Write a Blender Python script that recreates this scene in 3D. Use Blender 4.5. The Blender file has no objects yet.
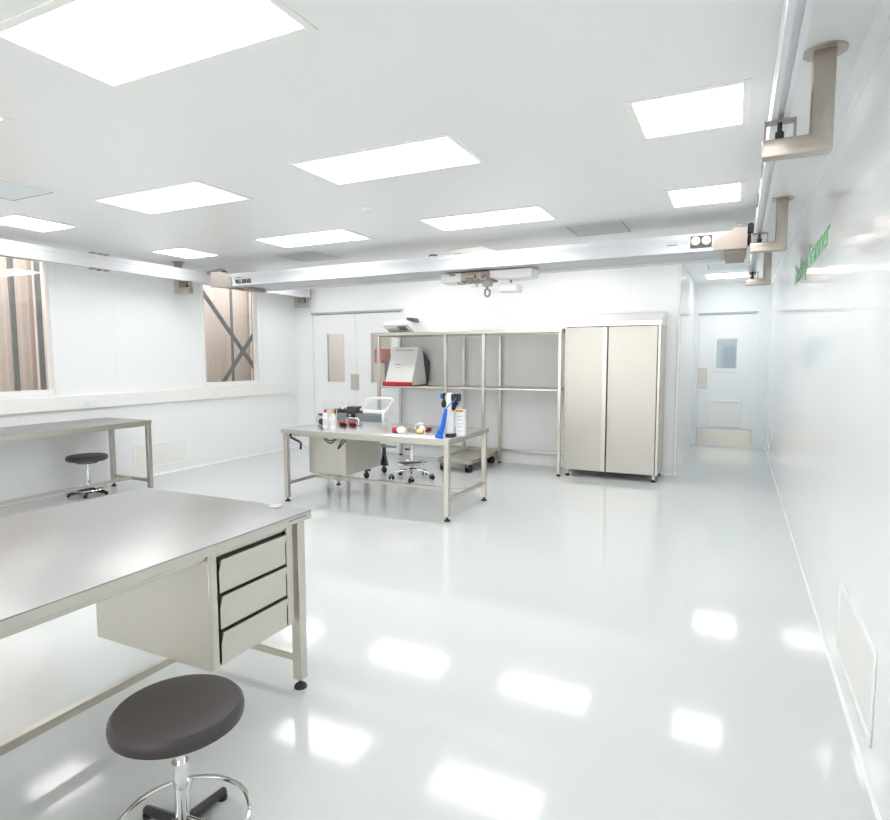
import bpy, bmesh, math, random
from mathutils import Vector, Matrix
random.seed(4)
C = bpy.context.scene.collection
SC = bpy.context.scene
PI = math.pi
ZC = 2.86            # ceiling height
XL, XR = -7.0, 0.49  # side walls
YB, YE, YF = 8.42, 11.6, -1.3   # back wall, end of the passage, front wall

# ------------------------------------------------------------------ materials
def mat(name, col, rough=.4, metal=0., emit=None, trans=0., ior=1.45, alpha=1., coat=0.):
    m = bpy.data.materials.new(name); m.use_nodes = True
    b = m.node_tree.nodes['Principled BSDF']
    b.inputs['Base Color'].default_value = (*col, 1)
    b.inputs['Roughness'].default_value = rough
    b.inputs['Metallic'].default_value = metal
    b.inputs['IOR'].default_value = ior
    b.inputs['Transmission Weight'].default_value = trans
    b.inputs['Alpha'].default_value = alpha
    b.inputs['Coat Weight'].default_value = coat
    if emit:
        b.inputs['Emission Color'].default_value = (*emit[0], 1)
        b.inputs['Emission Strength'].default_value = emit[1]
    return m

def N(m, t, **kw):
    n = m.node_tree.nodes.new(t)
    for k, v in kw.items(): setattr(n, k, v)
    return n
def bsdf(m): return m.node_tree.nodes['Principled BSDF']
def L(m, a, b): m.node_tree.links.new(a, b)
def mth(m, op, a, b=None):
    n = N(m, 'ShaderNodeMath', operation=op)
    for i, v in enumerate((a, b)):
        if v is None: continue
        if isinstance(v, (int, float)): n.inputs[i].default_value = v
        else: L(m, v, n.inputs[i])
    return n.outputs[0]

def seams(m, col, axes, groove=(.80, .82, .83), w=.004):
    """panel joints: thin grooves at a fixed pitch along object axes"""
    tc = N(m, 'ShaderNodeTexCoord'); sp = N(m, 'ShaderNodeSeparateXYZ')
    L(m, tc.outputs['Object'], sp.inputs[0])
    tot = None
    for ax, pitch, off in axes:
        s = sp.outputs['XYZ'.index(ax)]
        f = mth(m, 'FRACT', mth(m, 'DIVIDE', mth(m, 'SUBTRACT', s, off), pitch))
        d = mth(m, 'LESS_THAN', f, w / pitch)
        tot = d if tot is None else mth(m, 'MAXIMUM', tot, d)
    mx = N(m, 'ShaderNodeMix', data_type='RGBA')
    mx.inputs['A'].default_value = (*col, 1); mx.inputs['B'].default_value = (*groove, 1)
    L(m, tot, mx.inputs['Factor']); L(m, mx.outputs['Result'], bsdf(m).inputs['Base Color'])

def brushed(m, col, axis='X', rough=.3, var=.1, cvar=.04, scale=3.0):
    """brushed metal: streaks along one object axis"""
    tc = N(m, 'ShaderNodeTexCoord'); mp = N(m, 'ShaderNodeMapping')
    sc = [70., 70., 70.]; sc['XYZ'.index(axis)] = 1.2
    mp.inputs['Scale'].default_value = sc
    L(m, tc.outputs['Object'], mp.inputs[0])
    nz = N(m, 'ShaderNodeTexNoise'); nz.inputs['Scale'].default_value = scale; nz.inputs['Detail'].default_value = 3
    L(m, mp.outputs[0], nz.inputs['Vector'])
    r = mth(m, 'ADD', mth(m, 'MULTIPLY', nz.outputs[0], var), rough - var / 2)
    L(m, r, bsdf(m).inputs['Roughness'])
    hi = N(m, 'ShaderNodeMix', data_type='RGBA')
    hi.inputs['A'].default_value = tuple(c - cvar for c in col) + (1,)
    hi.inputs['B'].default_value = tuple(min(1, c + cvar) for c in col) + (1,)
    L(m, nz.outputs[0], hi.inputs['Factor']); L(m, hi.outputs['Result'], bsdf(m).inputs['Base Color'])

WALLC = (.90, .915, .925)
M = {}
M['wall_side'] = mat('white panel side', WALLC, .08); seams(M['wall_side'], WALLC, [('Y', 1.16, 2.65)])
M['wall_back'] = mat('white panel back', WALLC, .28); seams(M['wall_back'], WALLC, [('X', 1.16, -2.48)])
M['floor'] = mat('white epoxy floor', (.64, .665, .665), .13)
nz = N(M['floor'], 'ShaderNodeTexNoise'); nz.inputs['Scale'].default_value = 1.3; nz.inputs['Detail'].default_value = 4
tcf = N(M['floor'], 'ShaderNodeTexCoord'); L(M['floor'], tcf.outputs['Object'], nz.inputs['Vector'])
L(M['floor'], mth(M['floor'], 'ADD', mth(M['floor'], 'MULTIPLY', nz.outputs[0], .06), .055), bsdf(M['floor']).inputs['Roughness'])
M['ceil'] = mat('white ceiling panel', (.86, .865, .855), .3); seams(M['ceil'], (.86, .865, .855), [('X', 2.04, -1.27), ('Y', 1.8, 2.55)], (.87, .87, .85), .012)
M['trim'] = mat('white trim', (.9, .91, .91), .3)
M['trunk'] = mat('cream white trunking', (.88, .875, .85), .4)
M['door'] = mat('white door leaf', (.90, .915, .925), .3)
M['gap'] = mat('grey door seal', (.45, .48, .5), .6)
M['glass'] = mat('window glass', (.98, .99, .99), .0, trans=1., ior=1.45)
M['pane_blue'] = mat('pale blue glass', (.80, .87, .90), .05, trans=.9, ior=1.2)
M['light'] = mat('lit diffuser', (1, 1, 1), .5, emit=((1., .995, .985), 9.0))
M['lframe'] = mat('white light frame', (.88, .88, .85), .4)
M['hepa'] = mat('filter grille grey', (.78, .83, .85), .45)
M['dark'] = mat('dark shadow gap', (.12, .12, .12), .6)
STEEL = (.63, .60, .545)
for ax in 'XYZ':
    M['steel' + ax] = mat('brushed steel ' + ax, STEEL, .3, 1.); brushed(M['steel' + ax], STEEL, ax, .33, .12)
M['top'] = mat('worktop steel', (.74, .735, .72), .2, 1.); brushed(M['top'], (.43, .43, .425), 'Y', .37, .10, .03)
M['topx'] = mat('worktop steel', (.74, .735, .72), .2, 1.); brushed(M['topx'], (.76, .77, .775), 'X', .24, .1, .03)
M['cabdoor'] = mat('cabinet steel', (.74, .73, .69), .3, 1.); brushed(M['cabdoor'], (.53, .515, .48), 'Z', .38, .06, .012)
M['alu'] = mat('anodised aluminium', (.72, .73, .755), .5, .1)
M['aluside'] = mat('aluminium groove', (.60, .62, .63), .4, .5)
M['cabtop'] = mat('cabinet top with painted sheen', (.84, .83, .81), .2, 1.); brushed(M['cabtop'], (.84, .83, .81), 'X', .22, .06)  # same steel as the cabinet, colour lightened for the ceiling it reflects
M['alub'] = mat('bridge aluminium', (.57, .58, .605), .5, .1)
M['beige'] = mat('bare steel plate', (.42, .365, .325), .42, .6)
M['hanger'] = mat('brushed hanger steel', (.52, .47, .42), .34, 1.); brushed(M['hanger'], (.52, .47, .42), 'X', .36, .1)
M['brown'] = mat('rusty brown stop', (.36, .30, .25), .7)
M['chrome'] = mat('chrome', (.82, .82, .82), .08, 1.)
M['black'] = mat('black plastic', (.02, .02, .022), .4)
M['rubber'] = mat('black rubber', (.025, .025, .025), .6)
M['seat'] = mat('dark grey vinyl', (.055, .048, .048), .42)
M['white'] = mat('white plastic', (.88, .88, .87), .35)
M['offwhite'] = mat('off white plastic', (.74, .74, .70), .45)
M['offgrey'] = mat('pale grey plastic', (.50, .50, .47), .45)
M['carriage'] = mat('brownish black', (.075, .065, .06), .4)
M['hookgrey'] = mat('forged grey steel', (.30, .30, .29), .4, .7)
M['red'] = mat('red plastic', (.55, .03, .04), .4)
M['redm'] = mat('pale red paint', (.86, .26, .23), .5)
M['orange'] = mat('orange plastic', (.95, .30, .02), .4)
M['blue'] = mat('blue plastic', (.01, .16, .75), .4)
M['dkgrey'] = mat('dark grey plastic', (.07, .075, .085), .45)
M['mdgrey'] = mat('grey paint', (.22, .25, .27), .5)
M['cream'] = mat('cream panel', (.78, .75, .66), .5)
M['tan'] = mat('tan sticker', (.80, .68, .44), .5)
M['palegreen'] = mat('pale green print', (.38, .58, .40), .6)
M['brass'] = mat('brass', (.72, .52, .22), .3, 1.)
M['green'] = mat('green vinyl', (.12, .47, .16), .5)
M['ink'] = mat('dark print', (.07, .07, .08), .6)
M['bluepr'] = mat('pale blue print', (.45, .5, .75), .6)
M['yellow'] = mat('yellow sticker', (.85, .75, .05), .5)
M['liquid'] = mat('translucent bottle', (.88, .88, .92), .3, trans=.25)
M['hall'] = mat('hall cladding', (.68, .60, .55), .6)
M['hallgrey'] = mat('hall partition', (.80, .80, .77), .7)
M['hallblue'] = mat('blue grey partition', (.20, .235, .26), .6)
M['hallblue2'] = mat('dark blue grey panel', (.11, .14, .165), .5)
M['hallfloor'] = mat('hall concrete', (.45, .43, .40), .8)
M['post'] = mat('hall steel grey', (.17, .19, .20), .5)
M['postw'] = mat('hall pale strip', (.80, .76, .72), .5)
# perforated sheet
M['perf'] = mat('perforated sheet', (.82, .82, .79), .45)
def perforate(m, col, hole, pitch):
    tc = N(m, 'ShaderNodeTexCoord'); sp = N(m, 'ShaderNodeSeparateXYZ'); L(m, tc.outputs['Object'], sp.inputs[0])
    a = mth(m, 'SINE', mth(m, 'MULTIPLY', sp.outputs[1], 2 * PI / pitch))
    b = mth(m, 'SINE', mth(m, 'MULTIPLY', sp.outputs[2], 2 * PI / pitch))
    h = mth(m, 'GREATER_THAN', mth(m, 'MULTIPLY', a, b), .45)
    mx = N(m, 'ShaderNodeMix', data_type='RGBA'); mx.inputs['A'].default_value = (*col, 1); mx.inputs['B'].default_value = (*hole, 1)
    L(m, h, mx.inputs['Factor']); L(m, mx.outputs['Result'], bsdf(m).inputs['Base Color'])
perforate(M['perf'], (.90, .90, .87), (.66, .65, .60), .02)
# ------------------------------------------------------------------ mesh helpers
def root_loc(o):
    while o.parent: o = o.parent
    return Vector(o.location)

class MB:
    def __init__(s): s.bm = bmesh.new()
    def box(s, x0, x1, y0, y1, z0, z1, bev=.003, seg=1, rot=None):
        r = bmesh.ops.create_cube(s.bm, size=1.0)
        vs = r['verts']
        sx, sy, sz = abs(x1 - x0), abs(y1 - y0), abs(z1 - z0)
        c = Vector(((x0 + x1) / 2, (y0 + y1) / 2, (z0 + z1) / 2))
        for v in vs: v.co = Vector((v.co.x * sx, v.co.y * sy, v.co.z * sz)) + c
        if rot:   # (matrix, pivot)
            bmesh.ops.rotate(s.bm, verts=vs, cent=rot[1], matrix=rot[0])
        b = min(bev, sx * .45, sy * .45, sz * .45)
        if b > 0:
            es = list({e for v in vs for e in v.link_edges})
            bmesh.ops.bevel(s.bm, geom=es, offset=b, segments=seg, affect='EDGES', profile=.5)
        return s
    def prism(s, poly, axis, a0, a1):
        """poly: 2D points in the other two axes (order x,y / x,z / y,z), extruded along axis"""
        def P(p, a):
            return {'X': (a, p[0], p[1]), 'Y': (p[0], a, p[1]), 'Z': (p[0], p[1], a)}[axis]
        A = [s.bm.verts.new(P(p, a0)) for p in poly]; B = [s.bm.verts.new(P(p, a1)) for p in poly]
        n = len(poly); fs = [s.bm.faces.new(A), s.bm.faces.new(B[::-1])]
        for i in range(n): fs.append(s.bm.faces.new((A[i], B[i], B[(i + 1) % n], A[(i + 1) % n])))
        bmesh.ops.recalc_face_normals(s.bm, faces=fs)
        return s
    def tube(s, pts, r, seg=10, closed=False):
        pts = [Vector(p) for p in pts]; n = len(pts); rings = []; up = Vector((0, 0, 1))
        prev = None
        for i, p in enumerate(pts):
            a = pts[(i - 1) % n] if (closed or i > 0) else p
            b = pts[(i + 1) % n] if (closed or i < n - 1) else p
            t = (b - a).normalized()
            if prev is None:
                u = t.cross(up)
                if u.length < .05: u = t.cross(Vector((1, 0, 0)))
            else: u = prev - t * prev.dot(t)
            u.normalize(); prev = u; w = t.cross(u)
            rr = r[i] if isinstance(r, (list, tuple)) else r
            rings.append([s.bm.verts.new(p + (u * math.cos(2 * PI * k / seg) + w * math.sin(2 * PI * k / seg)) * rr) for k in range(seg)])
        fs = []
        for i in range(n if closed else n - 1):
            A, B = rings[i], rings[(i + 1) % n]
            for k in range(seg): fs.append(s.bm.faces.new((A[k], A[(k + 1) % seg], B[(k + 1) % seg], B[k])))
        if not closed: fs += [s.bm.faces.new(rings[0][::-1]), s.bm.faces.new(rings[-1])]
        bmesh.ops.recalc_face_normals(s.bm, faces=fs)
        return s
    def lathe(s, prof, c, seg=28, axis='Z'):
        """prof: (radius, height) from bottom to top; axis the turning axis through c"""
        c = Vector(c); rings = []
        def P(r, h, a):
            x, y = r * math.cos(a), r * math.sin(a)
            return c + Vector({'Z': (x, y, h), 'X': (h, x, y), 'Y': (x, h, y)}[axis])
        for r, h in prof:
            rings.append([s.bm.verts.new(P(max(r, .0004), h, 2 * PI * k / seg)) for k in range(seg)])
        fs = []
        for A, B in zip(rings, rings[1:]):
            for k in range(seg): fs.append(s.bm.faces.new((A[k], A[(k + 1) % seg], B[(k + 1) % seg], B[k])))
        fs += [s.bm.faces.new(rings[0][::-1]), s.bm.faces.new(rings[-1])]
        bmesh.ops.recalc_face_normals(s.bm, faces=fs)
        return s
    def ring(s, c, R, r, seg=32, ss=8):
        c = Vector(c)
        return s.tube([c + Vector((R * math.cos(2 * PI * k / seg), R * math.sin(2 * PI * k / seg), 0)) for k in range(seg)], r, ss, True)
    def turn(s, ang, cent):
        bmesh.ops.rotate(s.bm, verts=s.bm.verts[:], cent=cent, matrix=Matrix.Rotation(ang, 3, 'Z')); return s
    def build(s, name, m, parent=None, loc=None):
        me = bpy.data.meshes.new(name)
        o = bpy.data.objects.new(name, me); C.objects.link(o)
        off = Vector((0, 0, 0))
        if parent is not None:
            o.parent = parent; off = root_loc(parent)
        elif loc is not None:
            o.location = loc; off = Vector(loc)
        for v in s.bm.verts: v.co -= off
        s.bm.to_mesh(me); s.bm.free()
        me.materials.append(M[m] if isinstance(m, str) else m)
        for p in me.polygons: p.use_smooth = True
        me.set_sharp_from_angle(angle=math.radians(38))
        return o

def tag(o, label, cat, group=None):
    o['label'] = label; o['category'] = cat
    if group: o['group'] = group
    return o
def thing(name, label, cat, loc, group=None):
    o = bpy.data.objects.new(name, None); C.objects.link(o)
    o.location = loc; o.empty_display_size = .1
    return tag(o, label, cat, group)
def struct(o):
    o['kind'] = 'structure'; return o
def sbox(name, m, *b, bev=0.):
    return struct(MB().box(*b, bev=bev).build(name, m))
def dup(o, loc, label=None, rotz=None):
    kids = list(o.children)
    r = o.copy(); C.objects.link(r); r.location = loc
    if rotz is not None: r.rotation_euler = (0, 0, rotz)
    if label: r['label'] = label
    for ch in kids:
        c = ch.copy(); C.objects.link(c); c.parent = r
        for g in list(ch.children):
            d = g.copy(); C.objects.link(d); d.parent = c
    return r
def text_mesh(body, size, mtx, m, name, parent=None, loc=None, extrude=.001, width=None, height=None, bold=0.):
    cu = bpy.data.curves.new(name, 'FONT'); cu.body = body; cu.size = size; cu.extrude = extrude; cu.offset = .012 * (bold and size / .2)
    t = bpy.data.objects.new(name, cu); C.objects.link(t)
    bpy.context.view_layer.update()
    me = bpy.data.meshes.new_from_object(t.evaluated_get(bpy.context.evaluated_depsgraph_get()))
    bpy.data.objects.remove(t); me.name = name
    xs = [v.co.x for v in me.vertices]; x0, x1 = min(xs), max(xs)
    k = (width / (x1 - x0)) if width else 1.
    ys = [v.co.y for v in me.vertices]
    ky = (height / max(ys)) if height else k
    for v in me.vertices: v.co = Vector(((v.co.x - x0) * k, v.co.y * ky, v.co.z))
    me.transform(mtx)
    o = bpy.data.objects.new(name, me); C.objects.link(o)
    off = Vector((0, 0, 0))
    if parent is not None: o.parent = parent; off = root_loc(parent)
    elif loc is not None: o.location = loc; off = Vector(loc)
    me.transform(Matrix.Translation(-off))
    me.materials.clear(); me.materials.append(M[m])
    return o
def basis(x, y, o):
    x, y = Vector(x), Vector(y); z = x.cross(y)
    return Matrix(((x.x, y.x, z.x, o[0]), (x.y, y.y, z.y, o[1]), (x.z, y.z, z.z, o[2]), (0, 0, 0, 1)))

# ------------------------------------------------------------------ room shell
sbox('floor', 'floor', XL - .1, XR + .1, YF - .1, YE + .1, -.1, 0)
sbox('ceiling', 'ceil', XL - .1, XR + .1, YF - .1, YE + .1, ZC, ZC + .1)
W1 = (3.13, 4.21, 1.2, 2.66); W2 = (6.37, 7.47, 1.2, 2.66)
def holed(mb, u0, u1, z0, z1, holes, axis, a0, a1):
    """a slab of pieces around rectangular holes (holes sorted along u)"""
    def put(ua, ub, za, zb):
        if ub - ua < 1e-4 or zb - za < 1e-4: return
        if axis == 'X': mb.box(a0, a1, ua, ub, za, zb, bev=0)
        else: mb.box(ua, ub, a0, a1, za, zb, bev=0)
    u = u0
    for (ha, hb, hz0, hz1) in holes:
        put(u, ha, z0, z1); put(ha, hb, z0, hz0); put(ha, hb, hz1, z1); u = hb
    put(u, u1, z0, z1)
    return mb
struct(holed(MB(), YF, YB, 0, ZC, [W1, W2], 'X', XL - .1, XL).build('wall_left', 'wall_side'))
sbox('wall_right', 'wall_side', XR, XR + .1, YF, YE, 0, ZC)
DX0, DX1, DZ = -6.64, -4.86, 2.33
XC = -.70
struct(holed(MB(), XL - .1, XC, 0, ZC, [(DX0, DX1, 0, DZ)], 'Y', YB, YB + .1).build('wall_back', 'wall_back'))
W3 = (-6.4, -.1, .85, 2.6)
struct(holed(MB(), XL - .1, XR + .1, 0, ZC, [W3], 'Y', YF - .1, YF).build('wall_front', 'wall_back'))
sbox('wall_passage', 'wall_side', XC - .1, XC, YB + .1, YE, 0, ZC)
EX0, EX1, EZ = -.62, .285, 2.33
struct(holed(MB(), XC - .1, XR + .1, 0, ZC, [(EX0, EX1, 0, EZ)], 'Y', YE, YE + .1).build('wall_end', 'wall_back'))
# coved base and top beads
def bead(name, pts):
    return struct(MB().prism(*pts).build(name, 'trim'))
bead('baseboard_right', ([(XR, 0), (XR - .012, 0), (XR - .005, .005), (XR, .014)], 'Y', YF, YE))
bead('baseboard_left', ([(XL, 0), (XL + .012, 0), (XL + .005, .005), (XL, .014)], 'Y', YF, YB))
bead('baseboard_back', ([(YB, 0), (YB - .012, 0), (YB - .005, .005), (YB, .014)], 'X', DX1 + .06, XC))
bead('trim_1', ([(XR, ZC), (XR - .06, ZC), (XR - .018, ZC - .018), (XR, ZC - .06)], 'Y', YF, YE))
bead('trim_2', ([(XL, ZC), (XL + .04, ZC), (XL + .012, ZC - .012), (XL, ZC - .04)], 'Y', YF, YB))
bead('trim_3', ([(YB, ZC), (YB - .04, ZC), (YB - .012, ZC - .012), (YB, ZC - .04)], 'X', XL, XC))
# corner post where the passage begins
struct(MB().lathe([(.018, 0), (.018, ZC)], (XC - .002, YB + .002, 0), 20).build('trim_4', 'trim'))

# windows of the long wall
for i, (a, b, z0, z1) in enumerate((W1, W2)):
    w = thing('window_%d' % (i + 1), 'x', 'window', (XL - .05, (a + b) / 2, z0)); struct(w)
    for k in ('label', 'category'): del w[k]
    f = .045
    mb = MB()
    for q in ((a - f, a + .012, z0 - f, z1 + f), (b - .012, b + f, z0 - f, z1 + f), (a, b, z0 - f, z0 + .012), (a, b, z1 - .012, z1 + f)):
        mb.box(XL - .1, XL + .012, q[0], q[1], q[2], q[3], bev=.003)
    mb.build('window_frame', 'trim', w)
    MB().box(XL - .056, XL - .05, a + .01, b - .01, z0 + .01, z1 - .01, bev=0).build('pane', 'glass', w)

w = bpy.data.objects.new('window_3', None); C.objects.link(w); w.location = (-3.25, YF - .05, .85); struct(w)  # unseen window added behind the camera to supply frontal daylight
mb = MB(); f = .045
for q in ((W3[0] - f, W3[0] + .012, W3[2] - f, W3[3] + f), (W3[1] - .012, W3[1] + f, W3[2] - f, W3[3] + f), (W3[0], W3[1], W3[2] - f, W3[2] + .012), (W3[0], W3[1], W3[3] - .012, W3[3] + f)):
    mb.box(q[0], q[1], YF - .1, YF + .012, q[2], q[3], bev=.003)
mb.build('window_frame', 'trim', w)
MB().box(W3[0] + .01, W3[1] - .01, YF - .056, YF - .05, W3[2] + .01, W3[3] - .01, bev=0).build('pane', 'glass', w)

# ---------------------------------------------------------------- hall beyond the windows and doors
mb = MB()
X0 = -7.95
y = .4; prof = []
while y < 12.5:
    prof += [(X0, y), (X0, y + .045), (X0 + .006, y + .052), (X0 + .006, y + .083), (X0, y + .09)]; y += .09
prof = prof + [(X0 - .04, y), (X0 - .04, .4)]
mb.prism(prof, 'Z', 0, 4.2)
struct(mb.build('wall_outside', 'hall'))
sbox('ground', 'hallfloor', -9, 3, -1, 16, -.2, -.1)
sbox('wall_hall', 'hallgrey', -9.5, -2.2, 10.6, 10.7, -.1, 3.2)
sbox('wall_hall_end', 'hallblue', -1.5, 2, 13.6, 13.7, -.1, 3.0)
sbox('dark_panel', 'hallblue2', -.24, -.04, 13.56, 13.6, -.1, 1.80)  # dark panel added to darken the centre of the passage door glass
def hpost(y0, y1, m, label, x0=-7.73, x1=-7.70):
    o = MB().box(x0, x1, y0, y1, -.1, 4.1, bev=.004).build('hall_column', m, loc=((x0 + x1) / 2, (y0 + y1) / 2, -.1))
    tag(o, label, 'column', 'steel columns of the hall outside')
hpost(4.17, 4.23, 'post', 'thin dark steel column outside the window at the picture edge')
hpost(4.47, 4.53, 'post', 'dark steel column outside next to a pale strip, behind the long bench')
hpost(4.54, 4.68, 'postw', 'broad pale strip in place of a reflection behind the window frame above the long bench', -7.9, -7.84)  # pale strip added in place of the bright reflection on the window reveal
hpost(7.60, 7.64, 'post', 'thin steel column behind the crossing braces outside the window')
hpost(8.10, 8.19, 'post', 'grey steel column at the far edge of the braced window')
hpost(8.22, 8.36, 'postw', 'pale steel flange at the far edge of the braced window', -7.9, -7.84)
t = thing('cross_brace', 'grey flat steel cross bracing outside the far window', 'brace', (-7.5, 7.4, -.1))
def bar(a, b, x, w, name):
    d = (Vector((0, b[0], b[1])) - Vector((0, a[0], a[1]))); n = Vector((0, -d.z, d.y)).normalized() * (w / 2)
    MB().prism([(a[0] + n.y, a[1] + n.z), (b[0] + n.y, b[1] + n.z), (b[0] - n.y, b[1] - n.z), (a[0] - n.y, a[1] - n.z)], 'X', x, x + .012).build(name, 'post', t)
bar((6.55, 2.92), (9.27, -.095), -7.52, .075, 'brace_bar')
bar((6.046, -.095), (8.30, 2.43), -7.505, .075, 'brace_bar')

# ------------------------------------------------------------------ doors
def leaf_boxes(mb, x0, x1, z0, z1, hole, y0, y1):
    return holed(mb, x0, x1, z0, z1, [hole], 'Y', y0, y1)
d1 = thing('door_1', 'x', 'door', ((DX0 + DX1) / 2, YB, 0)); struct(d1)
mid = -5.75
for (a, b, h) in ((DX0 + .012, mid - .003, (-6.35, -5.98, 1.16, 1.98)), (mid + .003, DX1 - .012, (-5.46, -5.07, 1.16, 1.98))):
    lf = leaf_boxes(MB(), a, b, .008, DZ - .02, h, YB + .012, YB + .06).build('door_leaf', 'door', d1)
    MB().box(h[0] + .003, h[1] - .003, YB + .03, YB + .036, h[2] + .003, h[3] - .003, bev=0).build('pane', 'glass', lf)
    fr = MB()
    for q in ((h[0] - .012, h[0] + .006, h[2] - .012, h[3] + .012), (h[1] - .006, h[1] + .012, h[2] - .012, h[3] + .012), (h[0] + .006, h[1] - .006, h[2] - .012, h[2] + .006), (h[0] + .006, h[1] - .006, h[3] - .006, h[3] + .012)):
        fr.box(q[0], q[1], YB + .006, YB + .062, q[2], q[3], bev=.002)
    fr.build('pane_bead', 'trim', lf)
MB().box(-5.865, -5.70, YB + .002, YB + .0125, 1.03, 1.30, bev=.003).build('push_plate', 'steelZ', d1)
MB().box(-6.43, -5.92, YB - .05, YB + .0125, .70, .825, bev=.01).build('panic_bar', 'trunk', d1)
fr = MB()
fr.box(DX0 - .02, DX0 + .008, YB - .012, YB + .1, 0, DZ + .01, bev=.002).box(DX1 - .008, DX1 + .02, YB - .012, YB + .1, 0, DZ + .01, bev=.002)
fr.build('door_frame', 'door', d1)
MB().box(DX0 - .02, DX1 + .02, YB - .02, YB + .1, DZ - .012, DZ + .02, bev=.003).build('head_seal', 'gap', d1)
for k in ('label', 'category'): del d1[k]

d2 = thing('door_2', 'x', 'door', ((EX0 + EX1) / 2, YE, 0)); struct(d2)
h = (-.335, .0, 1.37, 1.89)
lf = leaf_boxes(MB(), EX0 + .01, EX1 - .01, .012, EZ - .02, h, YE + .01, YE + .055).build('door_leaf', 'door', d2)
MB().box(h[0] + .003, h[1] - .003, YE + .03, YE + .036, h[2] + .003, h[3] - .003, bev=0).build('pane', 'pane_blue', lf)
fr = MB()
for q in ((h[0] - .055, h[0] + .006, h[2] - .055, h[3] + .055), (h[1] - .006, h[1] + .055, h[2] - .055, h[3] + .055), (h[0] + .006, h[1] - .006, h[2] - .055, h[2] + .006), (h[0] + .006, h[1] - .006, h[3] - .006, h[3] + .055)):
    fr.box(q[0], q[1], YE - .004, YE + .058, q[2], q[3], bev=.003)
fr.build('pane_bead', 'trim', lf)
MB().box(-.635 + .03, -.47, YE - .002, YE + .0105, 1.03, 1.38, bev=.003).build('push_plate', 'steelZ', d2)
MB().box(EX0 + .012, EX1 - .012, YE - .004, YE + .0105, .02, .305, bev=.003).build('kick_plate', 'steelZ', d2)
vf = MB()
for q in ((-.445, -.405, .345, .82), (.06, .10, .345, .82), (-.405, .06, .345, .385), (-.405, .06, .78, .82)):
    vf.box(q[0], q[1], YE - .012, YE + .0105, q[2], q[3], bev=.004)
vf = vf.build('grille_frame', 'trim', d2)
MB().box(-.405, .06, YE + .001, YE + .0105, .385, .78, bev=0).build('grille_panel', 'perf', vf)
fr = MB()
fr.box(EX0 - .02, EX0 + .008, YE - .012, YE + .1, 0, EZ + .01, bev=.002).box(EX1 - .008, EX1 + .02, YE - .012, YE + .1, 0, EZ + .01, bev=.002)
fr.build('door_frame', 'door', d2)
MB().box(EX0 - .02, EX1 + .02, YE - .02, YE + .1, EZ - .012, EZ + .02, bev=.003).build('head_seal', 'gap', d2)
for k in ('label', 'category'): del d2[k]

# things of the hall seen through the door glass
t = thing('red_machine', 'pale red machine with slanted lower edge seen through the double door glass', 'machine', (-5.6, 9.35, -.1))
MB().prism([(-5.88, 1.735), (-5.575, 1.735), (-5.575, 1.65), (-5.74, 1.48), (-5.88, 1.48)], 'Y', 9.2, 9.5).build('hood', 'redm', t)
MB().box(-5.685, -5.575, 9.22, 9.5, -.1, 1.48, bev=.006).build('cabinet_body', 'mdgrey', t)

# ------------------------------------------------------------------ ceiling lights
def light(cx, cy, sx, sy, label, grp):
    t = thing('ceiling_light', label, 'light', (cx, cy, ZC), grp)
    x0, x1, y0, y1 = cx - sx / 2, cx + sx / 2, cy - sy / 2, cy + sy / 2
    mb = MB(); w = .04
    for q in ((x0 - w, x0, y0 - w, y1 + w), (x1, x1 + w, y0 - w, y1 + w), (x0, x1, y0 - w, y0), (x0, x1, y1, y1 + w)):
        mb.box(q[0], q[1], q[2], q[3], ZC - .006, ZC, bev=.002)
    mb.build('frame', 'lframe', t)
    MB().box(x0, x1, y0, y1, ZC - .004, ZC, bev=0).build('diffuser', 'light', t)
G1, G2 = 'long ceiling light panels', 'square ceiling light panels'
RY = (1.74, 3.55, 5.36, 7.42)
far = 'hidden behind the crane bridge'
nmL = {1: ('long lit panel nearest the ceiling filter grille', 'long lit panel second in line behind the one above the foreground desk'),
       2: ('long lit panel between the round ceiling sensor and the bridge end marked with its load', 'long lit panel in front of the hoist'),
       0: ('long lit panel overhead beyond the desk toward the windows, mostly cut off by the frame', 'largest lit panel overhead, directly above the foreground desk'),
       3: ('long lit panel behind the bridge, above the trolley machine', 'long lit panel behind the bridge, above the rack')}
nmS = {1: ('square lit panel over the long bench, nearest the first window', 'square lit panel close to the near hanger of the runway rail'),
       2: ('square lit panel over the runway rail near the far window', 'square lit panel beside the rail in front of the round bridge labels'),
       0: ('square lit panel over the near end of the long bench', 'square lit panel overhead by the lettered wall'),
       3: ('square lit panel behind the bridge near the double door', 'square lit panel behind the bridge in front of the tall cabinet')}
for r in range(4):
    for k, cx in enumerate((-4.21, -2.155)):
        light(cx, RY[r], 1.14, .505, nmL[r][k], G1)
    for k, cx in enumerate((-6.17, -.275)):
        light(cx, RY[r] + .02, .51, .54, nmS[r][k], G2)
light(-.18, 10.62, .60, .60, 'square lit panel in the passage ceiling before the far door', G2)

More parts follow.
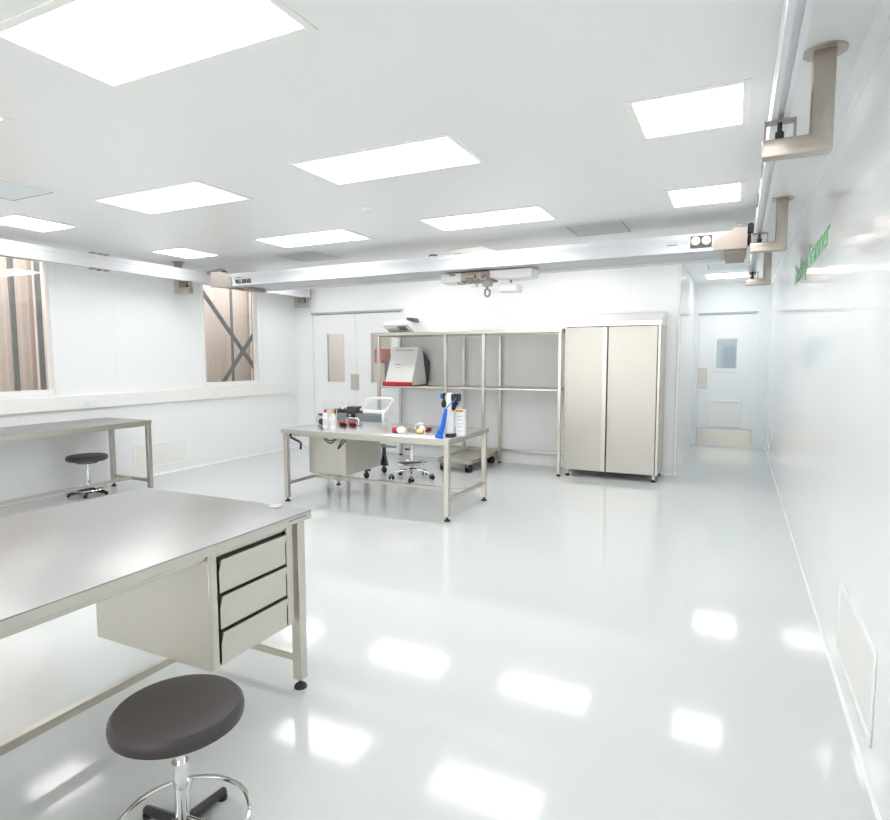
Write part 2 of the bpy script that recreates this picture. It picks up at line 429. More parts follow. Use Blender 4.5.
# filter grilles
def filt(x0, x1, y0, y1, label):
    t = thing('ceiling_filter', label, 'air filter', ((x0 + x1) / 2, (y0 + y1) / 2, ZC), 'ceiling air filters')
    mb = MB(); w = .055
    for q in ((x0 - w, x0, y0 - w, y1 + w), (x1, x1 + w, y0 - w, y1 + w), (x0, x1, y0 - w, y0), (x0, x1, y1, y1 + w)):
        mb.box(q[0], q[1], q[2], q[3], ZC - .005, ZC, bev=.002)
    mb.build('frame', 'lframe', t)
    MB().box(x0 + .006, x1 - .006, y0 + .006, y1 - .006, ZC - .003, ZC, bev=0).build('grille', 'hepa', t)
    mb = MB()
    mb.box(x0, x0 + .006, y0, y1, ZC - .004, ZC, bev=0).box(x1 - .006, x1, y0, y1, ZC - .004, ZC, bev=0)
    mb.box(x0, x1, y1 - .006, y1, ZC - .004, ZC, bev=0)
    mb.build('gasket', 'dark', t)
filt(-5.40, -4.86, 2.46, 3.0, 'grey filter grille in the ceiling with a dark edge, nearest the viewer')
filt(-1.57, -1.03, 5.97, 6.51, 'grey ceiling filter rising behind the bridge near the load labels')
filt(-5.27, -4.70, 5.97, 6.54, 'grey ceiling filter behind the bridge near its end marked with the load')
filt(-.42, .12, 9.25, 9.85, 'bluish grey ceiling filter in the passage before the far door')
o = MB().lathe([(.02, -.028), (.05, -.022), (.055, -.006), (.075, -.005), (.075, 0)], (-2.957, 4.53, ZC), 24).build('smoke_detector', 'lframe', loc=(-2.957, 4.53, ZC))
tag(o, 'small round white sensor on the ceiling between the lit panels', 'sensor')

# ------------------------------------------------------------------ crane
RZ0, RZ1 = 2.595, 2.75
def rail_profile(xa, xb, side):
    """hollow rail with a slot in its underside"""
    m_ = (xa + xb) / 2
    return [(xa, RZ0), (m_ - .012, RZ0), (m_ - .012, RZ0 + .02), (m_ + .012, RZ0 + .02), (m_ + .012, RZ0), (xb, RZ0),
            (xb, RZ0 + .045), (xb - .008, RZ0 + .05), (xb - .008, RZ0 + .10), (xb, RZ0 + .105), (xb, RZ1), (xa, RZ1),
            (xa, RZ0 + .105), (xa + .004, RZ0 + .10), (xa + .004, RZ0 + .05), (xa, RZ0 + .045)]
def runway(sgn, label, ys, y0, y1):
    """sgn +1: rail by the right wall, -1: mirrored by the left wall"""
    mx = lambda x: x if sgn > 0 else -6.51 - x
    t = thing('crane_runway', label, 'crane rail', (mx(.13), 4, ZC), 'crane runway rails')
    MB().prism([(mx(a), b) for a, b in rail_profile(.10, .17, 1)], 'Y', y0, y1).build('rail', 'alu', t)
    for yy in ys:
        hb = MB()
        # mitred square tube: post down from the ceiling, arm towards the room
        hb.prism([(mx(.065), 2.435), (mx(.335), 2.435), (mx(.335), ZC), (mx(.25), ZC), (mx(.25), 2.512), (mx(.065), 2.512)], 'Y', yy - .04, yy + .04)
        bmesh.ops.bevel(hb.bm, geom=hb.bm.edges[:], offset=.010, segments=2, affect='EDGES', profile=.5)
        h = hb.build('hanger', 'hanger', t)
        MB().lathe([(.085, -.008), (.085, 0)], (mx(.293), yy, ZC), 28).build('flange', 'hanger', h)
        c = MB()
        for xx in (.072, .19):
            c.box(mx(xx), mx(xx + .008), yy - .028, yy + .028, 2.512, RZ0, bev=.002)
        c.box(mx(.072), mx(.198), yy - .028, yy + .028, RZ0 - .008, RZ0, bev=.002)
        c.build('saddle_clip', 'beige', h)
        MB().lathe([(.018, 0), (.018, .035), (.01, .036), (.01, .09)], (mx(.135), yy, 2.512), 12).build('saddle_bolt', 'black', h)
    for yy in (4.49, 4.58, 4.66) if sgn < 0 else (4.2, 5.0):
        if sgn > 0:
            MB().box(.092, .10, yy - .03, yy + .03, RZ0 + .05, RZ1 - .01, bev=.003).build('splice_clamp', 'beige', t); continue
        for zz in (RZ1, RZ0 - .02):
            MB().box(mx(.088), mx(.17), yy - .022, yy + .022, zz, zz + .02, bev=.003).build('splice_clamp', 'beige', t)
    MB().box(mx(.095), mx(.175), y1, y1 + .012, RZ0 - .02, RZ1 + .005, bev=.003).build('end_plate', 'beige', t)
    MB().lathe([(.016, 0), (.016, .02)], (mx(.135), y1 - .12, RZ0 - .02), 12).build('end_stop', 'black', t)
runway(1, 'aluminium crane rail on steel hangers beside the wall with green lettering', (.55, 3.12, 5.76, 8.30), -1.2, 8.4)
runway(-1, 'aluminium crane rail on steel hangers along the wall with windows', (.55, 3.12, 5.80, 8.24), -1.2, 8.34)

# bridge
BY0, BY1, BZ0, BZ1 = 5.80, 6.50, 2.488, 2.642
br = thing('crane_bridge', 'long white aluminium crane bridge spanning the room under the ceiling', 'crane bridge', (-3.2, 6.15, BZ0))
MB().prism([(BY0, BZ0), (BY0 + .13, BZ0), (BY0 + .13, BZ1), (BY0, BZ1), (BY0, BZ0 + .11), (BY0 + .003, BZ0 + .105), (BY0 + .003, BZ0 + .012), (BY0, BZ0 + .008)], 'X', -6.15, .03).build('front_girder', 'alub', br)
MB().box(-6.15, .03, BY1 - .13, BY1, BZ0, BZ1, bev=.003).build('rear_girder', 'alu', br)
MB().box(-5.95, -.02, BY0 + .13, BY1 - .13, BZ0 + .01, BZ0 + .03, bev=.002).build('bottom_channel', 'aluside', br)
# end carriages running on the rails
e = MB()
e.prism([(.045, 2.487), (.045, 2.665), (-.05, 2.665), (-.11, 2.615), (-.20, 2.58), (-.225, 2.53), (-.215, 2.487)], 'Y', BY0 - .012, BY0 - .002)
e.box(.033, .045, BY0 - .002, BY1 + .02, 2.50, 2.665, bev=.002)
ec = e.build('end_carriage', 'beige', br)
for yy in (BY0 + .02, BY1 - .12):
    MB().box(.045, .092, yy, yy + .10, 2.61, 2.70, bev=.01).build('trolley_wheel', 'black', ec)
MB().box(-.04, .04, BY0, BY0 + .04, 2.665, 2.70, bev=.008).build('top_bracket', 'mdgrey', ec)
e = MB()
e.prism([(-6.20, 2.487), (-6.20, 2.68), (-6.04, 2.68), (-5.93, 2.655), (-5.86, 2.60), (-5.84, 2.53), (-5.85, 2.487)], 'Y', BY0 - .012, BY0 - .002)
e.box(-6.20, -6.188, BY0 - .002, BY1 + .02, 2.50, 2.68, bev=.002)
e.box(-6.595, -6.188, BY1 - .08, BY1 + .02, 2.62, 2.66, bev=.003)
ec = e.build('end_carriage', 'beige', br)
MB().box(-6.608, -6.57, BY1 - .08, BY1 + .02, 2.60, 2.70, bev=.01).build('trolley_wheel', 'black', ec)
MB().prism([(-6.27, 2.66), (-6.27, 2.70), (-6.05, 2.72), (-5.97, 2.685), (-6.19, 2.66)], 'Y', BY0 - .01, BY0 + .06).build('top_bracket', 'dkgrey', ec)
MB().box(-.13, .03, BY0 + .02, BY1 - .05, BZ0 - .03, BZ0, bev=.003).build('end_stop', 'brown', br)
MB().box(-5.86, -5.76, BY0 + .22, BY0 + .52, BZ0 - .035, BZ0 + .01, bev=.003).build('end_stop', 'brown', br)
FX = basis((1, 0, 0), (0, 0, 1), (-5.79, BY0 - .0015, 2.515))
text_mesh('WLL 250 KG', .05, FX, 'ink', 'load_marking', br, width=.27, height=.05, bold=.8)
text_mesh('C', .05, basis((1, 0, 0), (0, 0, 1), (-5.80, BY0 - .0015, 2.573)), 'green', 'emblem', br, width=.035, height=.035)
MB().box(-5.755, -5.68, BY0 - .002, BY0 + .001, 2.584, 2.592, bev=0).build('emblem_line', 'ink', br)
lb = MB().box(-.405, -.232, BY0 - .003, BY0 + .001, 2.519, 2.622, bev=.001).build('warning_label', 'dkgrey', br)
for cx in (-.362, -.276):
    MB().lathe([(.037, 0), (.037, .002)], (cx, BY0 - .005, 2.580), 24, 'Y').build('round_sticker', 'tan', lb)
    MB().lathe([(.008, 0), (.008, .001)], (cx, BY0 - .006, 2.580), 12, 'Y').build('sticker_centre', 'brass', lb)
MB().box(-.60, -.51, BY0 - .002, BY0 + .001, 2.583, 2.589, bev=0).build('label_strip', 'palegreen', br)
MB().box(-.60, -.51, BY0 - .002, BY0 + .001, 2.556, 2.561, bev=0).build('label_strip', 'ink', br)
MB().box(-.495, -.42, BY0 - .002, BY0 + .001, 2.566, 2.586, bev=0).build('label_strip', 'bluepr', br)

# hoist on the bridge
ho = thing('crane_hoist', 'white hoist with hook hanging below the middle of the crane bridge', 'hoist', (-2.47, 6.15, BZ0))
MB().box(-2.98, -2.72, 6.03, 6.28, 2.385, 2.486, bev=.012, seg=2).build('motor_cover', 'white', ho)
MB().prism([(-2.41, 2.486), (-2.41, 2.415), (-2.15, 2.39), (-1.94, 2.40), (-1.93, 2.486)], 'Y', 6.03, 6.28).build('cable_cover', 'white', ho)
mb = MB().box(-2.73, -2.40, 6.02, 6.29, 2.39, 2.486, bev=.006)
for k in range(9):
    a = -2.70 + random.random() * .26; z = 2.38 + random.random() * .06
    mb.box(a, a + .03 + random.random() * .05, 5.985, 6.05, z, z + .015 + random.random() * .025, bev=.003)
mb.box(-2.78, -2.70, 6.02, 6.10, 2.365, 2.385, bev=.003).build('winch_frame', 'beige', ho)
MB().box(-2.86, -2.80, 6.0, 6.03, 2.455, 2.475, bev=.002).build('terminal', 'brown', ho)
MB().box(-2.62, -2.56, 6.03, 6.1, 2.33, 2.36, bev=.003).build('limit_switch', 'white', ho)
MB().box(-2.51, -2.415, 6.09, 6.17, 2.335, 2.40, bev=.008).build('hook_block', 'offgrey', ho)
hk = [(-2.463, 6.13, 2.335), (-2.463, 6.13, 2.31)]
for k in range(13):
    a = PI * .5 + (PI * 1.86) * k / 12
    hk.append((-2.463 + .030 * math.cos(a), 6.13, 2.268 + .042 * math.sin(a)))
MB().tube(hk, [.014] + [.012] * 13 + [.007], 10).build('hook', 'hookgrey', ho)
MB().box(-2.31, -2.10, 6.06, 6.24, 2.262, 2.35, bev=.01).build('control_box', 'white', ho)
MB().lathe([(.012, 0), (.012, .06)], (-2.2, 6.15, 2.345), 10).build('control_stem', 'mdgrey', ho)
MB().prism([(-3.0, 2.70), (-2.35, 2.70), (-2.28, 2.66), (-2.28, 2.645), (-3.0, 2.645)], 'Y', 6.0, 6.3).build('trolley_plate', 'offwhite', ho)
MB().prism([(-2.92, 2.70), (-2.38, 2.70), (-2.48, 2.745), (-2.84, 2.73)], 'Y', 6.02, 6.28).build('trolley_top', 'offwhite', ho)
MB().box(-2.80, -2.70, 6.0, 6.02, 2.675, 2.69, bev=.003).build('trolley_switch', 'dkgrey', ho)
MB().tube([(-3.0, 6.02, 2.69), (-3.10, 6.02, 2.70), (-3.13, 6.02, 2.66), (-3.13, 6.02, 2.642)], .012, 8).build('cable_loop', 'mdgrey', ho)

# ------------------------------------------------------------------ wall fittings
tr = thing('cable_trunking', 'cream cable trunking with sockets running along the windowed wall', 'trunking', (XL, 4, .975))
MB().box(XL, XL + .06, -.6, 8.14, .972, 1.135, bev=.006).build('channel', 'trunk', tr)
for y0 in (1.9, 4.42, 6.35):
    for k in range(3):
        if k == 0 and y0 > 6: continue
        f = MB().box(XL + .06, XL + .066, y0 + k * .085, y0 + .08 + k * .085, 1.005, 1.087, bev=.003).build('socket', 'white', tr)
        if k: MB().lathe([(.022, 0), (.022, .002)], (XL + .066, y0 + .04 + k * .085, 1.046), 16, 'X').build('socket_well', 'hepa', f)

def wall_vent(x, y0, y1, z0, z1, sgn, label):
    """sgn: direction of the wall's face"""
    t = thing('wall_vent', label, 'vent', (x, (y0 + y1) / 2, z0), 'perforated wall vents')
    mb = MB(); w = .03
    for q in ((y0, y0 + w, z0, z1), (y1 - w, y1, z0, z1), (y0 + w, y1 - w, z0, z0 + w), (y0 + w, y1 - w, z1 - w, z1)):
        mb.box(min(x, x + sgn * .007), max(x, x + sgn * .007), q[0], q[1], q[2], q[3], bev=.003)
    mb.build('frame', 'trim', t)
    MB().box(min(x, x + sgn * .004), max(x, x + sgn * .004), y0 + w, y1 - w, z0 + w, z1 - w, bev=0).build('grille', 'perf', t)
wall_vent(XR, 2.53, 3.345, .135, .50, -1, 'perforated white vent low on the lettered wall, nearest the viewer')
wall_vent(XL, 5.15, 6.0, .10, .44, 1, 'perforated cream vent low on the windowed wall behind the bench')
wall_vent(XR, 9.72, 10.3, .2, .48, -1, 'perforated white vent low on the wall near the far single door')

wl = thing('wall_lettering', 'green lettering on the white wall under the crane rail', 'lettering', (XR, 5.65, 2.2))
text_mesh('Desktop', .2, basis((0, -1, 0), (0, 0, 1), (XR - .001, 6.92, 2.262)), 'green', 'word', wl, extrude=.001, width=1.19, height=.185)
text_mesh('Scanner', .2, basis((0, -1, 0), (0, 0, 1), (XR - .001, 5.64, 2.262)), 'green', 'word', wl, extrude=.001, width=1.20, height=.185)

# ------------------------------------------------------------------ steel furniture
def foot(name_parent, x, y, z_top):
    f = MB().lathe([(.03, 0), (.03, .006), (.022, .018), (.009, .022)], (x, y, 0), 18).build('foot', 'rubber', name_parent)
    MB().lathe([(.008, .02), (.008, z_top)], (x, y, 0), 10).build('spindle', 'chrome', f)
def table(t, x0, x1, y0, y1, h, th, legs, lw, topm, long_axis, cz=.17, zz=.045, sides=True):
    """steel table: folded top, square legs on screw feet, an H of stretchers"""
    tp = MB()
    tp.box(x0, x1, y0, y1, h - .006, h, bev=.003, seg=2)
    tpo = tp.build('tabletop', topm, t)
    ap = MB()
    ap.box(x0 + .0005, x0 + .012, y0 + .0005, y1 - .0005, h - th, h - .006, bev=.001).box(x1 - .012, x1 - .0005, y0 + .0005, y1 - .0005, h - th, h - .006, bev=.001)
    ap.box(x0 + .012, x1 - .012, y0 + .0005, y0 + .012, h - th, h - .006, bev=.001).box(x0 + .012, x1 - .012, y1 - .012, y1 - .0005, h - th, h - .006, bev=.001)
    ap.box(x0 + .012, x1 - .012, y0 + .012, y1 - .012, h - th, h - th + .004, bev=0)
    ap.build('edge_band', 'steel' + long_axis, tpo)
    (lx0, lx1), (ly0, ly1) = legs
    for x in (lx0, lx1):
        for y in (ly0, ly1):
            lg = MB().box(x - lw / 2, x + lw / 2, y - lw / 2, y + lw / 2, zz, h - th, bev=.003).build('leg', 'steelZ', t)
            MB().lathe([(.03, 0), (.03, .006), (.024, .016), (.012, .022), (.009, .023), (.009, zz + .004)], (x, y, 0), 18).build('foot', 'rubber', lg)
    s = .018
    if long_axis == 'Y':
        for y in (ly0, ly1): MB().box(lx0 + lw / 2, lx1 - lw / 2, y - s, y + s, cz - s, cz + s, bev=.002).build('end_stretcher', 'steelX', t)
        m_ = (lx0 + lx1) / 2
        MB().box(m_ - s, m_ + s, ly0 + s, ly1 - s, cz - s, cz + s, bev=.002).build('long_stretcher', 'steelY', t)
    else:
        for x in (lx0, lx1): MB().box(x - s, x + s, ly0 + lw / 2, ly1 - lw / 2, cz - s, cz + s, bev=.002).build('end_stretcher', 'steelY', t)
        m_ = (ly0 + ly1) / 2
        MB().box(lx0 + s, lx1 - s, m_ - s, m_ + s, cz - s, cz + s, bev=.002).build('long_stretcher', 'steelX', t)
    # top rails under the top
    r = MB()
    for x in (lx0 + .02, lx1 - .02): r.box(x - .015, x + .015, ly0 + lw / 2, ly1 - lw / 2, h - th - .03, h - th, bev=.002)
    for y in (ly0, ly1): r.box(lx0 + lw / 2, lx1 - lw / 2, y - .015, y + .015, h - th - .03, h - th, bev=.002)
    r.build('under_frame', 'steelX', t)

def drawer_unit(t, x0, x1, y0, y1, z0, z1, face):
    """three-drawer steel box hung under a top; face '+X' or '+Y' is the drawer side"""
    # body as five folded sheets, open at the front
    mb = MB(); s = .012
    if face == '+X':
        mb.box(x0, x1, y0, y0 + s, z0, z1, bev=.002).box(x0, x1, y1 - s, y1, z0, z1, bev=.002)
        mb.box(x0, x0 + s, y0 + s, y1 - s, z0, z1, bev=0).box(x0, x1 - .004, y0 + s, y1 - s, z0, z0 + s, bev=0).box(x0, x1 - .004, y0 + s, y1 - s, z1 - s, z1, bev=0)
        mb.box(x1 - .012, x1, y0 + s, y0 + .042, z0, z1, bev=.001).box(x1 - .012, x1, y1 - .042, y1 - s, z0, z1, bev=.001)
    else:
        mb.box(x0, x0 + s, y0, y1, z0, z1, bev=.002).box(x1 - s, x1, y0, y1, z0, z1, bev=.002)
        mb.box(x0 + s, x1 - s, y0, y0 + s, z0, z1, bev=0).box(x0 + s, x1 - s, y0, y1 - .004, z0, z0 + s, bev=0).box(x0 + s, x1 - s, y0, y1 - .004, z1 - s, z1, bev=0)
        mb.box(x0 + s, x0 + .042, y1 - .012, y1, z0, z1, bev=.001).box(x1 - .042, x1 - s, y1 - .012, y1, z0, z1, bev=.001)
    u = mb.build('drawer_unit', 'steelX' if face == '+X' else 'steelZ', t)
    n = 3; zt = z1 - .022; hh = (zt - z0 - .004) / n
    for k in range(n):
        a = z0 + .004 + k * hh; b = a + hh - .009
        d = MB()
        if face == '+X':
            ya, yb = y0 + .052, y1 - .052
            # front with a tapered pull lip leaning out along the top edge
            d.prism([(x1 - .014, a), (x1 + .002, a), (x1 + .002, b - .05), (x1 + .016, b - .004), (x1 + .016, b), (x1 + .006, b), (x1 - .014, b - .006)], 'Y', ya, yb)
            d.build('drawer', 'steelY', u)
            MB().box(x1 - .03, x1 - .022, y0 + .012, y1 - .012, a, b + .012, bev=0).build('drawer_recess', 'dkgrey', u)
        else:
            xa, xb = x0 + .052, x1 - .052
            d.prism([(y1 - .014, a), (y1 + .002, a), (y1 + .002, b - .05), (y1 + .016, b - .004), (y1 + .016, b), (y1 + .006, b), (y1 - .014, b - .006)], 'X', xa, xb)
            d.build('drawer', 'steelX', u)
            MB().box(x0 + .012, x1 - .012, y1 - .03, y1 - .022, a, b + .012, bev=0).build('drawer_recess', 'dkgrey', u)

dk = thing('steel_desk', 'brushed steel desk with three hanging drawers in the foreground', 'desk', (-2.35, 1.2, 0))
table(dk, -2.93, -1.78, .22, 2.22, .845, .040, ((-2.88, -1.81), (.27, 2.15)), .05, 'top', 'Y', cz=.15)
drawer_unit(dk, -2.49, -1.80, 1.618, 2.105, .335, .800, '+X')
MB().box(-1.785, -1.7795, 2.06, 2.18, .823, .829, bev=0).build('maker_plate', 'mdgrey', dk)
o = MB().lathe([(.03, 0), (.03, .006), (.024, .009), (.012, .010)], (-1.965, 2.183, .845), 24).build('cable_grommet', 'offgrey', loc=(-1.965, 2.183, .845))
tag(o, 'small round metal disc lying on the corner of the foreground desk', 'disc')

wt = thing('steel_worktable', 'steel work table in mid room carrying bottles, clamps and fittings', 'table', (-3.42, 5.52, 0))
table(wt, -4.425, -2.405, 5.025, 6.045, .80, .042, ((-4.39, -2.445), (5.075, 6.01)), .05, 'topx', 'X', cz=.2)
drawer_unit(wt, -4.265, -3.77, 5.30, 6.0, .29, .758, '+Y')
MB().tube([(-4.285, 5.02, .757), (-4.285, 5.02, .735), (-4.275, 5.02, .715), (-4.165, 5.02, .675), (-4.145, 5.02, .66), (-4.15, 5.02, .595)], .012, 10).build('height_crank', 'black', wt)
MB().box(-4.26, -3.80, 5.12, 5.24, .735, .757, bev=.004).build('cable_tray', 'white', wt)
MB().box(-2.66, -2.45, 5.022, 5.027, .774, .778, bev=0).build('maker_plate', 'offgrey', wt)
cb = thing('power_cable', 'black cable looping under the steel work table', 'cable', (-3.9, 5.2, .7))
def arc(a, b, sag, n=14, jig=0): return [Vector(a).lerp(Vector(b), k / n) + Vector((0, 0, -sag * math.sin(PI * k / n))) for k in range(n + 1)]
MB().tube(arc((-4.0, 5.2, .727), (-3.80, 5.2, .727), .075), .007, 8).build('cord', 'black', cb)
MB().tube(arc((-3.97, 5.19, .727), (-3.83, 5.22, .727), .05), .006, 8).build('cord', 'black', cb)
sp = thing('tie_strap', 'black strap dangling in a narrow loop under the work table', 'strap', (-3.73, 5.2, .59))
MB().tube([(-3.68, 5.2, .738), (-3.70, 5.2, .69), (-3.79, 5.2, .60), (-3.80, 5.2, .595), (-3.78, 5.2, .63), (-3.75, 5.2, .68), (-3.70, 5.21, .738)], .008, 8).build('loop', 'black', sp)
MB().box(-3.80, -3.66, 5.19, 5.215, .737, .757, bev=.002).build('buckle', 'black', sp)

bn = thing('steel_bench', 'long steel bench standing against the windowed wall', 'bench', (-6.57, 3.7, 0))
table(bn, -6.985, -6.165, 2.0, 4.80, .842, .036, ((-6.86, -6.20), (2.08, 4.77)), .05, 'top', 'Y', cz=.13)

# shelving rack
rk = thing('steel_rack', 'open steel shelving rack along the back wall beside the tall cabinet', 'rack', (-3.45, 8.05, 0))
RX0, RX1, RYf, RYb, RT = -4.90, -2.045, 7.69, 8.375, 1.945
PX = (-4.855, -3.735, -3.15, -2.075)
for x in PX:
    for y in (RYf + .02, RYb - .02):
        p = MB().box(x - .021, x + .021, y - .021, y + .021, .03, RT - .05, bev=.003).build('post', 'steelZ', rk)
        MB().lathe([(.03, 0), (.03, .006), (.022, .016), (.009, .022), (.009, .034)], (x, y, 0), 18).build('foot', 'rubber', p)
tp = MB()
tp.box(RX0, RX1, RYf - .004, RYf + .042, RT - .05, RT, bev=.004).box(RX0, RX1, RYb - .042, RYb, RT - .05, RT, bev=.004)
tp.box(RX0, RX0 + .042, RYf + .042, RYb - .042, RT - .05, RT, bev=.004).box(RX1 - .042, RX1, RYf + .042, RYb - .042, RT - .05, RT, bev=.004)
tp.box(RX0 + .02, RX1 - .02, RYf + .02, RYb - .02, RT - .012, RT - .004, bev=0)
tp.build('top_shelf', 'steelX', rk)
for a, b in zip(PX, PX[1:]):
    MB().box(a + .021, b - .021, RYf + .002, RYb - .002, 1.125, 1.15, bev=.004).build('shelf', 'steelX', rk)
    MB().box(a + .021, b - .021, RYb - .034, RYb - .008, .185, .215, bev=.002).build('back_stretcher', 'steelX', rk)
MB().box(PX[0] + .021, PX[1] - .021, RYf + .008, RYf + .034, .33, .355, bev=.002).build('front_stretcher', 'steelX', rk)

# tall cabinet with a sloping top
cbn = thing('tall_cabinet', 'tall steel cabinet with two doors and a sloping top', 'cabinet', (-1.45, 8.08, 0))
CX0, CX1, CY0, CY1 = -2.035, -.845, 7.79, 8.40
b = MB()
b.box(CX0, CX1, CY0, CY1, .09, 1.965, bev=.003)
b.build('body', 'steelZ', cbn)
b = MB()
b.prism([(CY0 - .025, 1.965), (CY1, 1.965), (CY1, 2.165), (CY0 + .10, 2.04), (CY0 - .025, 2.015)], 'X', CX0 - .005, CX1 + .005)
b.build('sloping_top', 'cabtop', cbn)
MB().box(CX0 - .005, CX1 + .005, CY0 - .029, CY0 - .024, 1.975, 1.99, bev=.001).build('fascia_fold', 'hepa', cbn)
MB().box(CX1 - .034, CX1 - .028, CY0 - .004, CY0 - .0005, .10, 1.95, bev=0).build('door_gap', 'dark', cbn)
MB().box(CX0 + .03, CX1 - .03, CY0 - .01, CY0 - .0005, 1.955, 1.965, bev=0).build('door_gap', 'dark', cbn)
cm = -1.478
for k, (a, c) in enumerate(((CX0 + .03, cm - .006), (cm + .006, CX1 - .035))):
    dd = MB().box(a, c, CY0 - .022, CY0, .095, 1.955, bev=.004)
    dd = dd.build('cabinet_door', 'cabdoor', cbn)
    if k == 0:
        MB().box(c - .06, c - .004, CY0 - .027, CY0 - .022, .10, 1.95, bev=.002).build('pull_edge', 'steelZ', dd)
    else:
        MB().box(a + .012, a + .03, CY0 - .026, CY0 - .022, .66, .86, bev=.002).build('door_handle', 'offgrey', dd)
MB().box(cm - .005, cm + .005, CY0 - .004, CY0 - .0005, .10, 1.95, bev=0).build('door_gap', 'dark', cbn)
for x in (CX0 + .05, CX1 - .05):
    for y in (CY0 + .04, CY1 - .05):
        lg = MB().lathe([(.021, .03), (.021, .09)], (x, y, 0), 16).build('leg', 'steelZ', cbn)
        MB().lathe([(.032, 0), (.032, .007), (.024, .018), (.012, .024), (.012, .034)], (x, y, 0), 18).build('foot', 'rubber', lg)

# ------------------------------------------------------------------ stools
def seat_profile(r, z0, z1):
    return [(r * .55, z0 - .004), (r * .9, z0), (r * .985, z0 + .012), (r, z0 + .028), (r * .985, z1 - .016), (r * .93, z1 - .004), (r * .8, z1), (r * .4, z1 + .003), (.01, z1 + .003)]
def low_stool(x, y, h, r, label):
    t = thing('round_stool', label, 'stool', (x, y, 0), 'round dark stools')
    MB().lathe(seat_profile(r, h - .062, h), (x, y, 0), 44).build('seat', 'seat', t)
    MB().ring((x, y, h - .085), .105, .006, 28).build('lift_ring', 'black', t)
    MB().lathe([(.05, h - .075), (.05, h - .062)], (x, y, 0), 20).build('seat_plate', 'black', t)
    MB().lathe([(.022, .05), (.022, h - .20), (.026, h - .20), (.026, h - .19), (.014, h - .19), (.014, h - .075)], (x, y, 0), 20).build('column', 'chrome', t)
    hub = MB().lathe([(.045, .02), (.045, .05), (.03, .075), (.022, .08)], (x, y, 0), 20)
    for k in range(5):
        a = 2 * PI * k / 5 + .5
        hub.tube([(x + .03 * math.cos(a), y + .03 * math.sin(a), .055), (x + .21 * math.cos(a), y + .21 * math.sin(a), .022)], [.022, .014], 8)
    hub = hub.build('base', 'black', t)
    for k in range(5):
        a = 2 * PI * k / 5 + .5
        MB().lathe([(.018, 0), (.018, .012), (.01, .016)], (x + .2 * math.cos(a), y + .2 * math.sin(a), 0), 14).build('glide', 'rubber', hub)
    MB().ring((x, y, .075), .205, .008, 36).build('foot_ring', 'chrome', t)
    sp_ = MB()
    for k in range(3):
        a = 2 * PI * k / 3 + .2
        sp_.tube([(x + .025 * math.cos(a), y + .025 * math.sin(a), .09), (x + .205 * math.cos(a), y + .205 * math.sin(a), .075)], .006, 8)
    sp_.build('ring_spoke', 'chrome', t)
    return t
low_stool(-6.68, 4.33, .462, .215, 'low round stool with dark seat beneath the long bench')
low_stool(-1.55, 1.255, .468, .20, 'low round stool with dark seat in front of the foreground desk drawers')

def castor(parent, x, y, r, ang, name='castor', z1=None):
    """twin-wheel castor standing on the floor"""
    z1 = z1 or 2 * r + .02
    c, s_ = math.cos(ang), math.sin(ang)
    f = MB().box(x - r * .7, x + r * .7, y - .018, y + .018, r * 1.2, z1, bev=.004).turn(ang, (x, y, 0)).build(name, 'mdgrey', parent)
    for sg in (1, -1):
        w = MB().lathe([(r * .8, -.008), (r, -.004), (r, .004), (r * .8, .008)], (x, y + sg * .024, r), 20, 'Y').turn(ang, (x, y, 0)).build('wheel', 'rubber', f)

x, y = -3.765, 6.76
t = thing('castor_stool', 'chrome five-star stool on castors behind the work table', 'stool', (x, y, 0))
MB().lathe(seat_profile(.20, .575, .64), (x, y, 0), 40).build('seat', 'seat', t)
MB().box(x - .09, x + .09, y - .06, y + .06, .555, .575, bev=.004).build('seat_plate', 'black', t)
MB().tube([(x + .02, y, .565), (x + .16, y - .03, .56), (x + .2, y - .03, .555)], .007, 8).build('lift_lever', 'black', t)
MB().tube([(x - .02, y, .565), (x - .14, y - .03, .56), (x - .18, y - .03, .575)], .007, 8).build('tilt_lever', 'black', t)
MB().lathe([(.026, .09), (.026, .40), (.03, .40), (.03, .42), (.015, .42), (.015, .56)], (x, y, 0), 20).build('column', 'chrome', t)
MB().box(x - .032, x - .018, y - .032, y - .02, .44, .48, bev=.001).build('sticker', 'yellow', t)
MB().lathe([(.012, -.03), (.012, .03)], (x - .06, y - .02, .38), 12, 'X').build('clamp_knob', 'black', t)
MB().ring((x, y, .20), .205, .010, 40).build('foot_ring', 'chrome', t)
s_ = MB()
for a in (.4, 2.5, 4.6):
    s_.tube([(x + .03 * math.cos(a), y + .03 * math.sin(a), .205), (x + .205 * math.cos(a), y + .205 * math.sin(a), .20)], .007, 8)
s_.build('ring_spoke', 'chrome', t)
MB().prism([(x - .17, y - .09), (x + .0, y - .14), (x + .16, y + .1), (x + .05, y + .06)], 'Z', .203, .212).build('foot_plate', 'black', t)
hub = MB().lathe([(.04, .085), (.045, .12), (.03, .14), (.026, .145)], (x, y, 0), 20)
for k in range(5):
    a = 2 * PI * k / 5 - 1.1
    hub.tube([(x + .03 * math.cos(a), y + .03 * math.sin(a), .115), (x + .15 * math.cos(a), y + .15 * math.sin(a), .105), (x + .27 * math.cos(a), y + .27 * math.sin(a), .075)], [.022, .017, .013], 10)
hub.build('star_base', 'chrome', t)
for k in range(5):
    a = 2 * PI * k / 5 - 1.1
    castor(t, x + .275 * math.cos(a), y + .275 * math.sin(a), .028, a + .8, z1=.078)

